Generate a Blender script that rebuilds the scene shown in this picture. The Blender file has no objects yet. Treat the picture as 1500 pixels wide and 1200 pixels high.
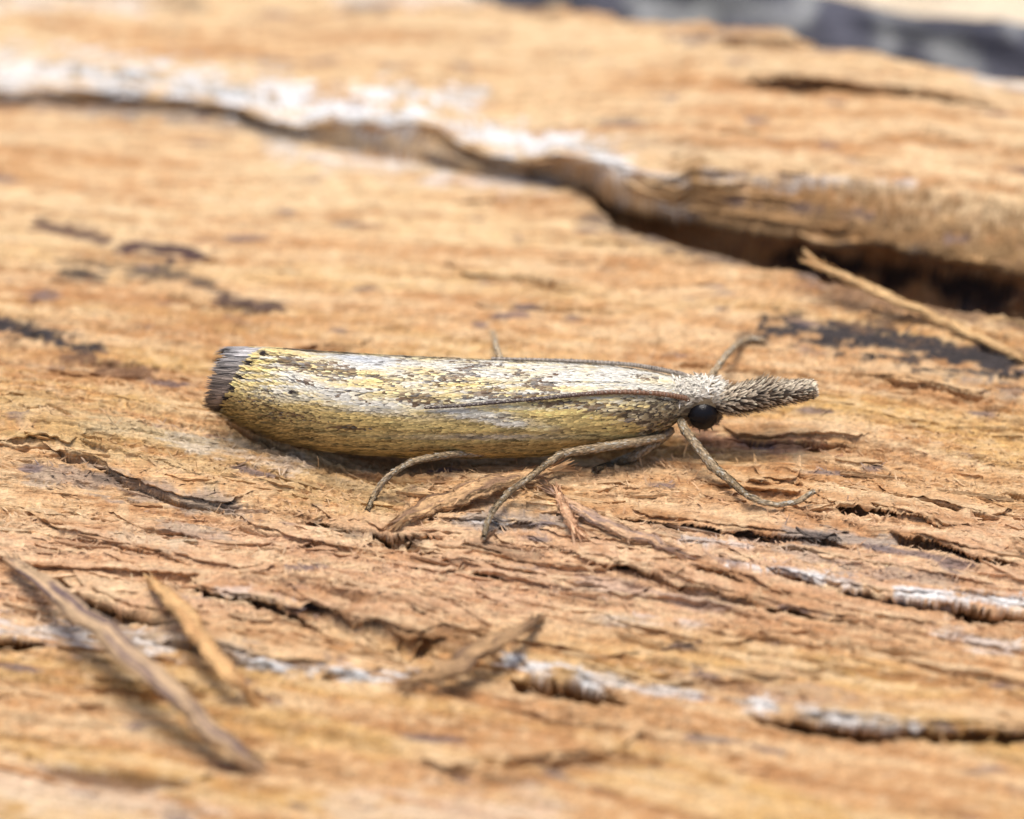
# A grass moth resting on a weathered, split log.  1 unit = 1 cm (unit scale 0.01).
import bpy, math, random
import numpy as np
from mathutils import Vector
from mathutils.bvhtree import BVHTree

random.seed(4)
RNG = np.random.default_rng(11)
scene = bpy.context.scene
COL = scene.collection
scene.unit_settings.system = 'METRIC'
scene.unit_settings.scale_length = 0.01

# ------------------------------------------------------------------ camera
PITCH = math.radians(30.0)
DIST = 16.0                 # lens to moth, 16 cm
SC = 750.0                  # photo pixels per cm at the moth
FWD = np.array([0.0, math.cos(PITCH), -math.sin(PITCH)])
UPV = np.array([0.0, math.sin(PITCH), math.cos(PITCH)])
TGT = UPV * (65.0 / SC)
CAM = TGT - FWD * DIST
FPX = SC * DIST
cam_d = bpy.data.cameras.new('camera')
cam = bpy.data.objects.new('camera', cam_d)
COL.objects.link(cam)
cam.location = Vector(CAM)
cam.rotation_euler = (math.radians(90) - PITCH, 0, 0)
cam_d.sensor_width = 36.0
cam_d.sensor_fit = 'HORIZONTAL'
cam_d.lens = 36.0 * DIST / (1500.0 / SC)
cam_d.clip_start = 0.1
cam_d.clip_end = 500.0
cam_d.dof.use_dof = True
cam_d.dof.focus_distance = DIST - 0.17
cam_d.dof.aperture_fstop = 0.8
cam_d.dof.aperture_blades = 0
scene.camera = cam

# ------------------------------------------------------------------ light
SUN_ELEV, SUN_AZ = math.radians(84), math.radians(215)     # high, a little in front and to the left
world = bpy.data.worlds.new('World')
scene.world = world
world.use_nodes = True
wn = world.node_tree
bg = wn.nodes['Background']
sky = wn.nodes.new('ShaderNodeTexSky')
sky.sky_type = 'NISHITA'
sky.sun_disc = False
sky.sun_elevation = SUN_ELEV
sky.sun_rotation = SUN_AZ
sky.air_density = 1.0
sky.dust_density = 4.0
sky.ozone_density = 0.6
wn.links.new(sky.outputs[0], bg.inputs[0])
bg.inputs[1].default_value = 0.072
sun_d = bpy.data.lights.new('sun', 'SUN')
sun_d.energy = 1.5
sun_d.angle = math.radians(30)
sun_d.color = (1.0, 0.95, 0.88)
sun = bpy.data.objects.new('sun', sun_d)
COL.objects.link(sun)
sdir = Vector((math.sin(SUN_AZ) * math.cos(SUN_ELEV), math.cos(SUN_AZ) * math.cos(SUN_ELEV), math.sin(SUN_ELEV)))
sun.rotation_euler = sdir.to_track_quat('Z', 'Y').to_euler()
sun.location = sdir * 40
vs = scene.view_settings
vs.view_transform = 'Standard'
vs.look = 'None'
vs.exposure = 1.18
vs.gamma = 1.0
scene.cycles.use_denoising = True
scene.cycles.max_bounces = 6

# ------------------------------------------------------------------ photo pixel -> place
def ray(px, py):
    d = FWD * FPX + np.array([1.0, 0, 0]) * (px - 750.0) - UPV * (py - 600.0)
    return d / np.linalg.norm(d)
def at_z(px, py, z=0.0):
    d = ray(px, py); k = (z - CAM[2]) / d[2]
    return CAM + d * k
def at_y(px, py, y=0.0):
    d = ray(px, py); k = (y - CAM[1]) / d[1]
    return CAM + d * k
def to_px(P):
    R = P - CAM
    dep = R @ FWD
    return 750.0 + FPX * R[:, 0] / dep, 600.0 - FPX * (R @ UPV) / dep

# ------------------------------------------------------------------ noise
_P = RNG.permutation(512)
_P = np.concatenate([_P, _P])
_A = RNG.random(512) * 2 * np.pi
_GX, _GY = np.cos(_A).astype(np.float32), np.sin(_A).astype(np.float32)
_RV = RNG.random(512).astype(np.float32)
def _h(ix, iy, seed):
    return _P[(_P[(ix + seed * 57) & 511] + iy) & 511]
def noise(x, y, seed=0):
    x = np.asarray(x, np.float32); y = np.asarray(y, np.float32)
    fx, fy = np.floor(x), np.floor(y)
    ix, iy = fx.astype(np.int32), fy.astype(np.int32)
    dx, dy = x - fx, y - fy
    u = dx * dx * dx * (dx * (dx * 6 - 15) + 10)
    v = dy * dy * dy * (dy * (dy * 6 - 15) + 10)
    def g(a, b, ex, ey):
        k = _h(ix + a, iy + b, seed)
        return _GX[k] * ex + _GY[k] * ey
    n0 = g(0, 0, dx, dy); n1 = g(1, 0, dx - 1, dy)
    n2 = g(0, 1, dx, dy - 1); n3 = g(1, 1, dx - 1, dy - 1)
    a = n0 + u * (n1 - n0); b = n2 + u * (n3 - n2)
    return (a + v * (b - a)) * 1.5
def fbm(x, y, seed=0, o=3, r=0.5):
    s, a = 0.0, 1.0
    for i in range(o):
        s = s + a * noise(x, y, seed + i * 7)
        x, y, a = x * 2.03 + 3.1, y * 2.03 + 1.7, a * r
    return s
def rnd(ix, iy, seed):
    return _RV[_h(ix.astype(np.int32), iy.astype(np.int32), seed)]
def sst(a, b, x):
    k = np.clip((x - a) / (b - a), 0, 1)
    return k * k * (3 - 2 * k)
def grain(x, y):
    """along / across the wood grain"""
    w = 0.035 * fbm(x * 0.9 + 5, y * 1.6, 41, 2) + 0.008 * noise(x * 4.0, y * 7.0, 43)
    t = y + 0.22 * x - 0.11 * x * y * np.clip(1 - np.abs(x) * 0.1, 0, 1) + w
    s = x - 0.2 * y
    return s, t

# ------------------------------------------------------------------ relief of the log
def line(pts, z=0.0):
    q = np.array([at_z(a, b, z) for a, b in pts])
    return q[:, 0], q[:, 1]
FOOT = line([(-300, 120), (20, 148), (200, 168), (300, 166), (400, 198), (500, 226), (650, 252), (760, 262), (860, 290),
             (900, 330), (1000, 362), (1100, 398), (1230, 436), (1330, 456), (1480, 476), (1800, 520)])
_LH = [(-300, 100, .020), (20, 130, .022), (150, 143, .025), (250, 140, .03), (400, 163, .05), (520, 180, .06), (640, 178, .09), (720, 212, .075),
       (830, 233, .08), (900, 248, .10), (990, 260, .11), (1015, 243, .12), (1100, 255, .12), (1230, 272, .12), (1300, 266, .12),
       (1400, 290, .12), (1500, 310, .12), (1800, 350, .12)]
_lp = np.array([at_z(a, b, h) for a, b, h in _LH])
LIP = (_lp[:, 0], _lp[:, 1]); LIPH = (_lp[:, 0], _lp[:, 2])
_tr = np.array([(at_z(a, b)[0], d) for a, b, d in
                [(-300, 150, -.03), (20, 150, -.035), (200, 168, -.07), (400, 198, -.05), (650, 256, -.035), (860, 290, -.08),
                 (1000, 362, -.30), (1230, 436, -.42), (1480, 476, -.36), (1800, 520, -.2)]])
REAR = line([(-400, -190), (300, -90), (700, -28), (850, 8), (1000, 34), (1100, 54), (1300, 98), (1480, 126), (1900, 180)], 0.1)

# cracks: points in the photo, half width (cm), depth, lift of the lip behind it, width of the lifted lip
CRACKS = [
    ([(440, 764), (480, 772), (530, 779), (575, 795), (640, 789), (700, 796), (760, 806)], .035, .060, .022, .09),
    ([(585, 762), (640, 768), (700, 772), (760, 780), (830, 792)], .018, .030, .014, .05),
    ([(20, 708), (70, 706), (130, 704), (190, 722), (240, 738), (330, 750), (400, 752)], .014, .018, .012, .10),
    ([(-60, 690), (60, 695), (140, 712)], .014, .018, .012, .10),
    ([(890, 766), (960, 772), (1020, 779), (1080, 786), (1150, 792), (1200, 800), (1260, 806)], .022, .040, .022, .08),
    ([(1300, 784), (1350, 792), (1420, 808), (1500, 822)], .020, .040, .016, .08),
    ([(1165, 740), (1230, 752), (1300, 757), (1370, 775), (1440, 792)], .018, .030, .018, .06),
    ([(1090, 712), (1130, 715), (1190, 716)], .022, .040, .020, .06),
    ([(1255, 716), (1330, 732), (1400, 742), (1500, 760)], .012, .025, .012, .06),
    ([(1040, 815), (1120, 838), (1210, 858), (1300, 872), (1340, 876), (1400, 880), (1480, 890), (1560, 905)], .045, .075, .020, .07),
    ([(80, 838), (120, 866), (170, 886), (230, 903), (310, 920)], .050, .080, .020, .10),
    ([(250, 858), (330, 882), (400, 902), (470, 928)], .016, .035, .014, .08),
    ([(400, 886), (460, 900), (520, 926), (600, 945), (665, 938)], .055, .035, .018, .08),
    ([(515, 938), (550, 950), (600, 964)], .030, .070, .010, .05),
    ([(745, 985), (790, 996), (850, 1004), (930, 1022)], .045, .090, .035, .10),
    ([(1090, 1040), (1150, 1058), (1230, 1070), (1310, 1078), (1390, 1078), (1480, 1075), (1600, 1085)], .040, .065, .030, .10),
    ([(-40, 925), (30, 940), (70, 948)], .040, .080, .02, .08),
    ([(200, 935), (330, 972), (450, 992), (600, 1000)], .030, .025, .035, .07),
    ([(560, 790), (640, 822), (720, 850), (760, 858)], .016, .030, .014, .06),
    ([(700, 800), (780, 800), (850, 830), (960, 858), (1060, 888), (1180, 905), (1300, 925)], .016, .035, .018, .07),
    ([(960, 820), (1060, 856), (1140, 880), (1230, 895)], .014, .030, .014, .06),
    ([(330, 770), (400, 790), (500, 812), (560, 830)], .012, .022, .010, .06),
    ([(20, 780), (150, 800), (300, 838), (420, 858)], .014, .028, .014, .07),
    ([(600, 1150), (720, 1130), (860, 1110), (960, 1100)], .03, .025, .02, .08),
    ([(20, 1120), (200, 1140), (330, 1160)], .03, .02, .02, .08),
    ([(100, 1010), (250, 1022), (330, 1030)], .03, .02, .02, .08),
    ([(350, 520), (420, 512), (560, 508)], .012, .018, .01, .06),
    ([(1030, 640), (1120, 650), (1230, 655), (1300, 668)], .014, .025, .014, .07),
    ([(1230, 560), (1330, 575), (1480, 590)], .012, .02, .01, .06),
    ([(640, 398), (760, 410), (860, 430)], .02, .02, .012, .08),
    ([(300, 640), (370, 660), (460, 676)], .012, .02, .01, .05),
    ([(1050, 205), (1200, 214), (1340, 222), (1480, 250)], .03, .03, .02, .08),
    ([(1010, 130), (1150, 136), (1290, 134)], .03, .02, .02, .1),
]

def axis(parts):
    out = []
    for a, b, n in parts:
        out.append(np.linspace(a, b, n, endpoint=False))
    return np.concatenate(out + [[parts[-1][1]]])
gx = axis([(-14, -3, 24), (-3, -1.35, 60), (-1.35, -1.04, 70), (-1.04, 1.04, 770), (1.04, 1.35, 70), (1.35, 3, 60), (3, 14, 24)])
gy = axis([(-7, -2.4, 30), (-2.4, -1.55, 60), (-1.55, -0.85, 185), (-0.85, 0.30, 410), (0.30, 2.35, 330), (2.35, 3.6, 50), (3.6, 5, 10)])
NX, NY = len(gx), len(gy)
X, Y = np.meshgrid(gx, gy)
S, T = grain(X, Y)

def shingle(s, t, w, L, seed):
    q = t / w + 0.7 * noise(s / L * 1.3, t / w * 0.35, seed + 3)
    c = np.floor(q); f = q - c
    s2 = s / L + rnd(c, c * 0 + 5, seed) * 37.0
    d = np.floor(s2); g = s2 - d
    r = rnd(c, d, seed + 1)
    env = np.clip(np.minimum(g, 1 - g) * 7, 0, 1)
    return env * r * np.minimum(f / .14, (1 - f) / .86)

SHIFT = np.zeros_like(X)
def build_height():
    foc = sst(-1.7, -0.9, Y) * (1 - sst(0.6, 1.2, Y)) * 0.5 + 0.5
    h = 0.03 * fbm(S * 0.8, T * 1.5, 1, 2)
    h += (0.042 * sst(-.2, -.5, X) + .02 * sst(-.5, -1.0, X)) * np.exp(-((Y - 0.05) / 0.26) ** 2)           # swell under the tail
    bk = 1 - .5 * sst(.35, .9, Y)
    h += 0.010 * noise(S * 1.6, T * 9, 2)
    h += bk * (0.017 * shingle(S, T, 0.085, 1.3, 11) - 0.011)
    h += bk * 0.011 * shingle(S + 3, T, 0.040, 0.62, 15)
    h += bk * 0.0075 * shingle(S + 7, T, 0.019, 0.33, 19)
    h += 0.005 * shingle(S + 9, T, 0.0105, 0.16, 23)
    rg = 1 - np.abs(noise(S * 2.4, T * 26, 27)) * 2
    h += 0.005 * np.clip(rg, -1, 1)
    crumb = sst(-0.35, 0.45, noise(S * 1.8, T * 6, 31))
    h += (0.0025 + 0.0050 * crumb) * foc * noise(X * 38, Y * 52, 33)
    h += (0.0015 + 0.0035 * crumb) * foc * noise(X * 80, Y * 95, 35)
    h += 0.0018 * foc * noise(S * 60, T * 150, 37) + 0.0042 * noise(S * 6, T * 95, 38) + .0025 * noise(S * 11, T * 160, 39)
    # ledge and the split in front of it
    jl = 0.030 * noise(X * 3.2, Y * 0 + .5, 51) + 0.010 * noise(X * 9, Y * 0, 52)
    yf = np.interp(X, *FOOT) + 0.6 * jl
    yl = np.interp(X, *LIP) + jl
    H = np.interp(X, *LIPH)
    D = np.interp(X, _tr[:, 0], _tr[:, 1]) * (1 + 0.2 * noise(X * 3, Y * 5, 54))
    pat = sst(-.35, .25, noise(X * 4.5, X * 0 + 3.3, 59)); lf = sst(.25, -.05, X)
    D = D * (1 - lf * .85 * (1 - pat)); H = H * (1 - lf * .35 * (1 - pat))
    wid = np.maximum(yl - yf, 0.05)
    q = (Y - yf) / wid
    jq = q + 0.06 * noise(X * 4, q * 3, 55)
    terr = np.floor(jq * 4 + 1.2 * noise(X * 2.5, q * 0, 57)) / 4 + .1 * sst(.0, .25, (jq * 4 + 1.2 * noise(X * 2.5, q * 0, 57)) % 1)
    prof = np.where(q < 0, 0, np.where(q < 0.10, D * sst(0, .10, q), 0))
    rise = D + (H - D) * np.clip(np.clip((jq - .08) / .86, 0, 1) ** .85, 0, 1)
    rise = rise + 0.012 * fbm(X * 5, Y * 22, 58, 2) * sst(1.0, .8, q)
    build_height.lines = (yf, yl, H, D)
    h = h + np.where(q < 0.10, prof, np.where(q < 1.0, np.maximum(rise, D), H))
    build_height.cave = sst(.1, .35, q) * (q < 1.6) * np.clip(.01 - h, 0, .07) * (.8 + 3.4 * sst(.1, .35, X))
    # cracks
    def crack(xs, ys, w, dep, lift, lw, seed):
        i0, i1 = np.searchsorted(gx, [xs[0] - .02, xs[-1] + .02])
        j0, j1 = np.searchsorted(gy, [ys.min() - w * 3 - .05, ys.max() + lw * 3 + .05])
        if i1 - i0 < 3 or j1 - j0 < 3: return
        x = X[j0:j1, i0:i1]; y = Y[j0:j1, i0:i1]
        yl = np.interp(x, xs, ys) + 0.012 * noise(x * 14, x * 0 + seed, seed) + (0.004 if ys.mean() > -.85 else .0015) * noise(x * 26, y * 20, seed + 1)
        k = np.clip(np.minimum(x - xs[0], xs[-1] - x) / (0.25 * (xs[-1] - xs[0])), 0, 1)
        k = k * (0.75 + 0.5 * noise(x * 5, x * 0 + seed * 1.3, seed + 3))
        d = y - yl
        ww = w * (0.35 + 0.65 * np.clip(k, 0, 1)) * (1 + .5 * noise(x * 9, x * 0, seed + 4))
        ed = np.maximum(np.minimum(ww * .45, .012), .009 if ys.mean() > -.85 else .017)
        f = sst(-ed, 0, d)
        cut = -dep * k * sst(-ww, -ww * 0.5, d) * (1 - f)
        up = lift * k * np.exp(-np.maximum(d, 0) / lw) * f
        h[j0:j1, i0:i1] += cut + up
        big = min(2.2, dep / .045)
        SHIFT[j0:j1, i0:i1] += k * big * (-.005 * f * np.exp(-np.maximum(d, 0) / .02) + (.012 if dep < .045 else .05) * sst(-ww, -ww * .5, d) * sst(.85, .5, f)) * (np.abs(x) < 1.3)
    for n, (pts, w, dep, lift, lw) in enumerate(CRACKS):
        xs, ys = line(pts)
        crack(xs, ys, w * 1.15, dep * (2.4 if dep >= .06 else 1.6), lift, lw, 60 + n * 5)
    r = random.Random(9)
    for n in range(420):
        x0 = r.uniform(-1.3, 1.25); y0 = r.uniform(-1.0, 0.75) if r.random() < .75 else r.uniform(-2.2, 2.3)
        L = r.choice([.1, .16, .2, .3, .4, .6]) * r.uniform(.7, 1.4)
        sl = -(0.22 - 0.11 * y0) / (1 - 0.11 * x0) + r.uniform(-.07, .05)
        xs = np.array([x0, x0 + L * .35, x0 + L * .7, x0 + L])
        ys = y0 + sl * (xs - x0) + np.array([0, r.uniform(-.02, .02), r.uniform(-.02, .02), 0]) * L * 2
        crack(xs, ys, r.uniform(.005, .014), r.uniform(.008, .026), r.uniform(.002, .010), r.uniform(.02, .06), 300 + n)
    # bowed back of the log, its rear edge and flanks
    yr = np.interp(X, *REAR) + 0.02 * noise(X * 6, Y * 2, 71)
    e = Y - yr
    h += np.where(e > 0, -np.minimum(4.0, 10.0 * e ** 1.2), 0)
    h -= 0.035 * np.maximum(-Y - 1.9, 0) ** 3
    h -= 0.004 * np.maximum(np.abs(X) - 3, 0) ** 2
    h += 0.10 * noise(X * 0.5, Y * 0.7, 73) * sst(1.4, 4, np.abs(X))
    return np.maximum(h, -4.2)
Z = build_height()
# flatten the wood where the moth stands so that its legs carry it
_z0 = np.clip(1 - np.abs(X - 0.12) / 0.5, 0, 1) * np.exp(-((Y - 0.02) / 0.13) ** 2)
Z = Z - np.clip(_z0 * 1.6, 0, 1) * np.maximum(Z - 0.004, 0) * 0.85
Z = Z - .035 * sst(-.42, -.28, X) * sst(.36, .2, X) * np.exp(-((Y - .015) / .045) ** 2)     # furrow added under its belly to deepen the shade
LEAN = 0.3
_low = Z.copy()
for _ in range(4):      # a blurred copy: lips lean out over what lies in front of them
    _low[2:-2, 2:-2] = (_low[:-4, 2:-2] + _low[4:, 2:-2] + _low[2:-2, :-4] + _low[2:-2, 4:] + _low[2:-2, 2:-2]) / 5
LX = X + 0.0
LY = Y + build_height.cave + SHIFT - LEAN * np.clip(Z - _low, -0.02, 0.03) * (np.abs(X) < 1.34) * (np.abs(Y) < 1.5)

def hf(x, y):
    x = np.atleast_1d(np.asarray(x, float)); y = np.atleast_1d(np.asarray(y, float))
    i = np.clip(np.searchsorted(gx, x) - 1, 0, NX - 2); j = np.clip(np.searchsorted(gy, y) - 1, 0, NY - 2)
    u = np.clip((x - gx[i]) / (gx[i + 1] - gx[i]), 0, 1); v = np.clip((y - gy[j]) / (gy[j + 1] - gy[j]), 0, 1)
    return (Z[j, i] * (1 - u) * (1 - v) + Z[j, i + 1] * u * (1 - v) + Z[j + 1, i] * (1 - u) * v + Z[j + 1, i + 1] * u * v)

# ------------------------------------------------------------------ colour of the wood (stains and bleaching keep their own shapes; ledge and hollow also have painted shade)
def C(*a): return np.array(a, np.float32)
TAN, GOLD, PALE, PINK = C(.51, .295, .135), C(.52, .32, .12), C(.64, .465, .275), C(.56, .35, .22)
RUST, BROWN, GREY, WHITE, INK = C(.38, .18, .07), C(.21, .095, .035), C(.30, .25, .21), C(.60, .59, .575), C(.045, .037, .036)
# stains and painted shade: photo points, half width in px, colour, strength
STAINS_AND_SHADE = [
    ([(-60, 140), (20, 143), (200, 160), (400, 186)], 14, C(.26, .22, .19), .7), ([(420, 195), (520, 208), (640, 228), (760, 248), (900, 285)], 16, C(.30, .24, .18), .7),  # grey weathering plus the shade of the ledge face, painted in
    ([(-20, 470), (60, 489), (130, 515)], 11, INK, 1.0), ([(115, 526), (205, 549)], 10, INK, .95),
    ([(60, 332), (150, 348)], 9, C(.10, .055, .045), .9), ([(195, 360), (295, 374)], 10, C(.08, .045, .04), 1.0), ([(95, 399), (145, 404)], 11, INK, .9),
    ([(190, 398), (260, 402), (310, 418)], 9, INK, .8), ([(325, 440), (400, 448)], 9, C(.09, .055, .045), .95),
    ([(60, 430), (180, 440), (300, 470)], 18, RUST, .55), ([(40, 520), (200, 545), (280, 580)], 16, RUST, .4),
    ([(1170, 482), (1240, 492), (1330, 506), (1470, 532)], 20, INK, 1.0), ([(1220, 492), (1300, 500), (1400, 518)], 12, INK, 1.0),
    ([(1090, 492), (1115, 498)], 6, INK, .6), ([(1430, 560), (1480, 575)], 10, C(.2, .2, .2), .4),
    ([(60, 690), (150, 702), (260, 730), (340, 742)], 16, GREY, .6), ([(150, 700), (200, 705)], 7, INK, .5), ([(270, 735), (330, 745)], 8, INK, .45),
    ([(470, 700), (540, 722), (600, 738)], 7, INK, .35), ([(560, 690), (640, 700)], 8, RUST, .5),
    ([(690, 756), (760, 766), (830, 768)], 13, GREY, .75), ([(720, 764), (780, 768)], 5, INK, .7),
    ([(470, 772), (540, 780), (600, 790)], 8, INK, .55), ([(380, 640), (420, 650)], 8, INK, .4),
    ([(1160, 782), (1240, 790), (1300, 796)], 10, GREY, .8), ([(1180, 784), (1220, 788)], 4, INK, .7),
    ([(700, 800), (780, 815)], 8, INK, .4), ([(960, 775), (1020, 790)], 6, INK, .35),
    ([(1030, 640), (1100, 650), (1200, 655)], 12, C(.3, .13, .09), .55), ([(880, 700), (1000, 690)], 20, RUST, .3),
    ([(430, 895), (520, 905), (600, 930), (690, 940)], 14, BROWN, .7), ([(500, 905), (560, 912)], 6, INK, .5),
    ([(240, 770), (330, 790)], 8, GREY, .5), ([(150, 620), (300, 650)], 14, C(.46, .40, .28), .5),
    ([(20, 600), (200, 640), (420, 690), (560, 720)], 30, C(.44, .31, .14), .45),
    ([(1100, 790), (1250, 830), (1380, 850)], 8, GREY, .5), ([(860, 850), (960, 870), (1060, 890)], 10, C(.36, .26, .22), .5),
    ([(600, 1010), (780, 1030)], 10, RUST, .3), ([(560, 1060), (680, 1085)], 10, RUST, .55), ([(760, 1050), (830, 1068)], 9, RUST, .55),
    ([(330, 1130), (480, 1118)], 12, RUST, .45), ([(700, 1150), (860, 1120), (960, 1110)], 9, BROWN, .45), ([(1100, 1130), (1250, 1140)], 12, RUST, .35),
    ([(20, 1060), (200, 1072)], 12, PALE, .5), ([(20, 1150), (250, 1190)], 30, C(.66, .56, .45), .45), ([(500, 1180), (800, 1190)], 22, C(.62, .54, .45), .35),
    ([(380, 1055), (560, 1100)], 16, GOLD, .5), ([(1000, 1000), (1200, 1030)], 20, GREY, .3),
    ([(150, 925), (260, 940), (350, 960)], 16, GREY, .55), ([(180, 780), (260, 800)], 10, C(.5, .42, .3), .4),
    ([(520, 10), (560, 12)], 10, INK, .6), ([(750, 8), (800, 14)], 9, INK, .5), ([(250, 4), (290, 12)], 9, INK, .5),
    ([(400, 40), (550, 40)], 14, RUST, .25), ([(1050, 130), (1290, 132)], 9, RUST, .5), ([(1000, 205), (1200, 215), (1300, 212)], 9, RUST, .5),
    ([(820, 205), (1000, 215)], 12, C(.4, .3, .2), .4),
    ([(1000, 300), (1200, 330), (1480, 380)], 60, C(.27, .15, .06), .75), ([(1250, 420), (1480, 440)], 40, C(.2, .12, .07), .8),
    ([(900, 330), (1000, 345), (1080, 370)], 18, C(.10, .09, .09), .6), ([(1200, 380), (1300, 385)], 20, C(.10, .10, .09), .6),  # shade of the hollow painted into the wood colour
]
# bleached silver wood: photo points, half width px, strength, height the point lies at
BLEACH = [
    ([(-100, 98), (20, 104), (130, 110), (200, 120)], 30, .8), ([(170, 112), (260, 122), (340, 134), (430, 150)], 26, 1.0),
    ([(420, 150), (520, 160), (600, 172)], 26, 1.0), ([(560, 140), (620, 138), (680, 145)], 16, 1.0), ([(470, 170), (560, 178)], 10, 1.0),
    ([(690, 192), (760, 205), (840, 215), (900, 235)], 20, .95), ([(880, 240), (980, 262)], 10, .6),
    ([(420, 225), (500, 235), (640, 245)], 14, .5), ([(930, 300), (1000, 310)], 10, .5),
    ([(1050, 255), (1150, 268), (1250, 262), (1330, 268)], 8, .45), ([(650, 262), (800, 275)], 12, .4),
    ([(-40, 905), (40, 925), (150, 935), (250, 950)], 16, .6), ([(340, 966), (420, 976), (520, 988), (600, 993)], 9, 1.0),
    ([(745, 968), (800, 978), (850, 990)], 9, .95), ([(860, 992), (960, 1012), (1040, 1020)], 8, .6),
    ([(1090, 1030), (1160, 1042), (1250, 1052), (1340, 1068)], 9, .85), ([(1320, 862), (1400, 872), (1490, 880)], 6, .9),
    ([(1070, 826), (1130, 834), (1200, 846)], 6, .8), ([(1130, 830), (1260, 855)], 4, .6), ([(1380, 925), (1480, 950)], 12, .5),
    ([(1000, 790), (1100, 800)], 5, .4), ([(690, 762), (800, 770)], 4, .5), ([(260, 640), (420, 680)], 14, .25),
    ([(300, 860), (420, 880)], 6, .3), ([(880, 905), (1020, 915)], 8, .35), ([(500, 0), (700, -4)], 12, .4), ([(0, 0), (200, 6)], 14, .5),
    ([(1430, 110), (1490, 125)], 10, .6), ([(780, 540), (900, 545)], 8, .15),
]
def seg_mask(qx, qy, pts, w):
    d2 = np.full(qx.shape, 1e9, np.float32)
    for (ax, ay), (bx, by) in zip(pts[:-1], pts[1:]):
        dx, dy = bx - ax, by - ay
        k = np.clip(((qx - ax) * dx + (qy - ay) * dy) / (dx * dx + dy * dy + 1e-6), 0, 1)
        d2 = np.minimum(d2, ((qx - ax - k * dx) * 0.55) ** 2 + (qy - ay - k * dy) ** 2)
    return np.sqrt(d2) / w
def mixc(c, col, k):
    return c + (col - c) * k[:, None]
def pigment(x, y, z):
    """base colour of the wood at the points"""
    x = x.astype(np.float32); y = y.astype(np.float32)
    s, t = grain(x, y)
    z = z.astype(np.float32); t = t + 1.3 * z; s = s + .3 * z
    n1 = fbm(s * 1.1, t * 5, 101, 3)
    n2 = fbm(s * 2.5, t * 22, 105, 2)
    n3 = noise(s * 7, t * 75, 109)
    n4 = fbm(x * 26, (y + 1.2 * z) * 34, 113, 2)
    c = np.repeat(TAN[None], len(x), 0)
    c = mixc(c, GOLD, sst(-.25, .45, n1))
    qx, qy = to_px(np.stack([x, y, z], 1).astype(float))
    qx = qx.astype(np.float32); qy = qy.astype(np.float32)
    c = mixc(c, PINK, 0.9 * sst(690, 800, qy) * sst(1000, 860, qy) * (0.7 + .3 * sst(-.3, .3, n1)))
    c = mixc(c, PALE, 0.8 * sst(560, 230, qy) * sst(-.5, .5, n1 + .25 * n2 + .25))
    c = mixc(c, PALE, 0.55 * sst(-.05, .6, n2))
    c = mixc(c, RUST, 0.55 * sst(.08, .55, -n2))
    c = mixc(c, BROWN, 0.55 * sst(.2, .6, n3) * sst(-.2, .3, -n2))
    c = mixc(c, PALE, 0.35 * sst(.1, .6, -n3))
    c = mixc(c, RUST, 0.30 * sst(.15, .6, n4))
    c = mixc(c, PALE * 1.08, 0.40 * sst(.10, .6, -n4))
    fr = fbm(x * 9, y * 22, 121, 3); fr2 = fbm(s * 16, t * 80, 127, 2)
    for pts, w, col, k in STAINS_AND_SHADE:
        xs = [p[0] for p in pts]; ys = [p[1] for p in pts]
        m = (qx > min(xs) - 3 * w) & (qx < max(xs) + 3 * w) & (qy > min(ys) - 2 * w) & (qy < max(ys) + 2 * w)
        if not m.any(): continue
        d = seg_mask(qx[m], qy[m], pts, w) + 0.8 * fr[m] + 0.95 * fr2[m]
        c[m] = mixc(c[m], col, k * sst(1.25, .6, d))
    for pts, w, k in BLEACH:
        xs = [p[0] for p in pts]; ys = [p[1] for p in pts]
        m = (qx > min(xs) - 3 * w) & (qx < max(xs) + 3 * w) & (qy > min(ys) - 2 * w) & (qy < max(ys) + 2 * w)
        if not m.any(): continue
        d = seg_mask(qx[m], qy[m], pts, w * .8) + 1.0 * fr[m] + 1.3 * fr2[m]
        gm = sst(-.15, .5, fr2[m] + .6 * n2[m])
        c[m] = mixc(c[m], WHITE * (1.15 - .75 * gm)[:, None], k * sst(1.45, .2, d))
    # odd ink-blue fungus specks
    sp = fbm(s * 5, t * 17, 131, 2)
    c = mixc(c, C(.13, .10, .11), 0.75 * sst(.62, .85, sp + .25 * fr))
    return np.clip(c, .01, .85)

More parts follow.
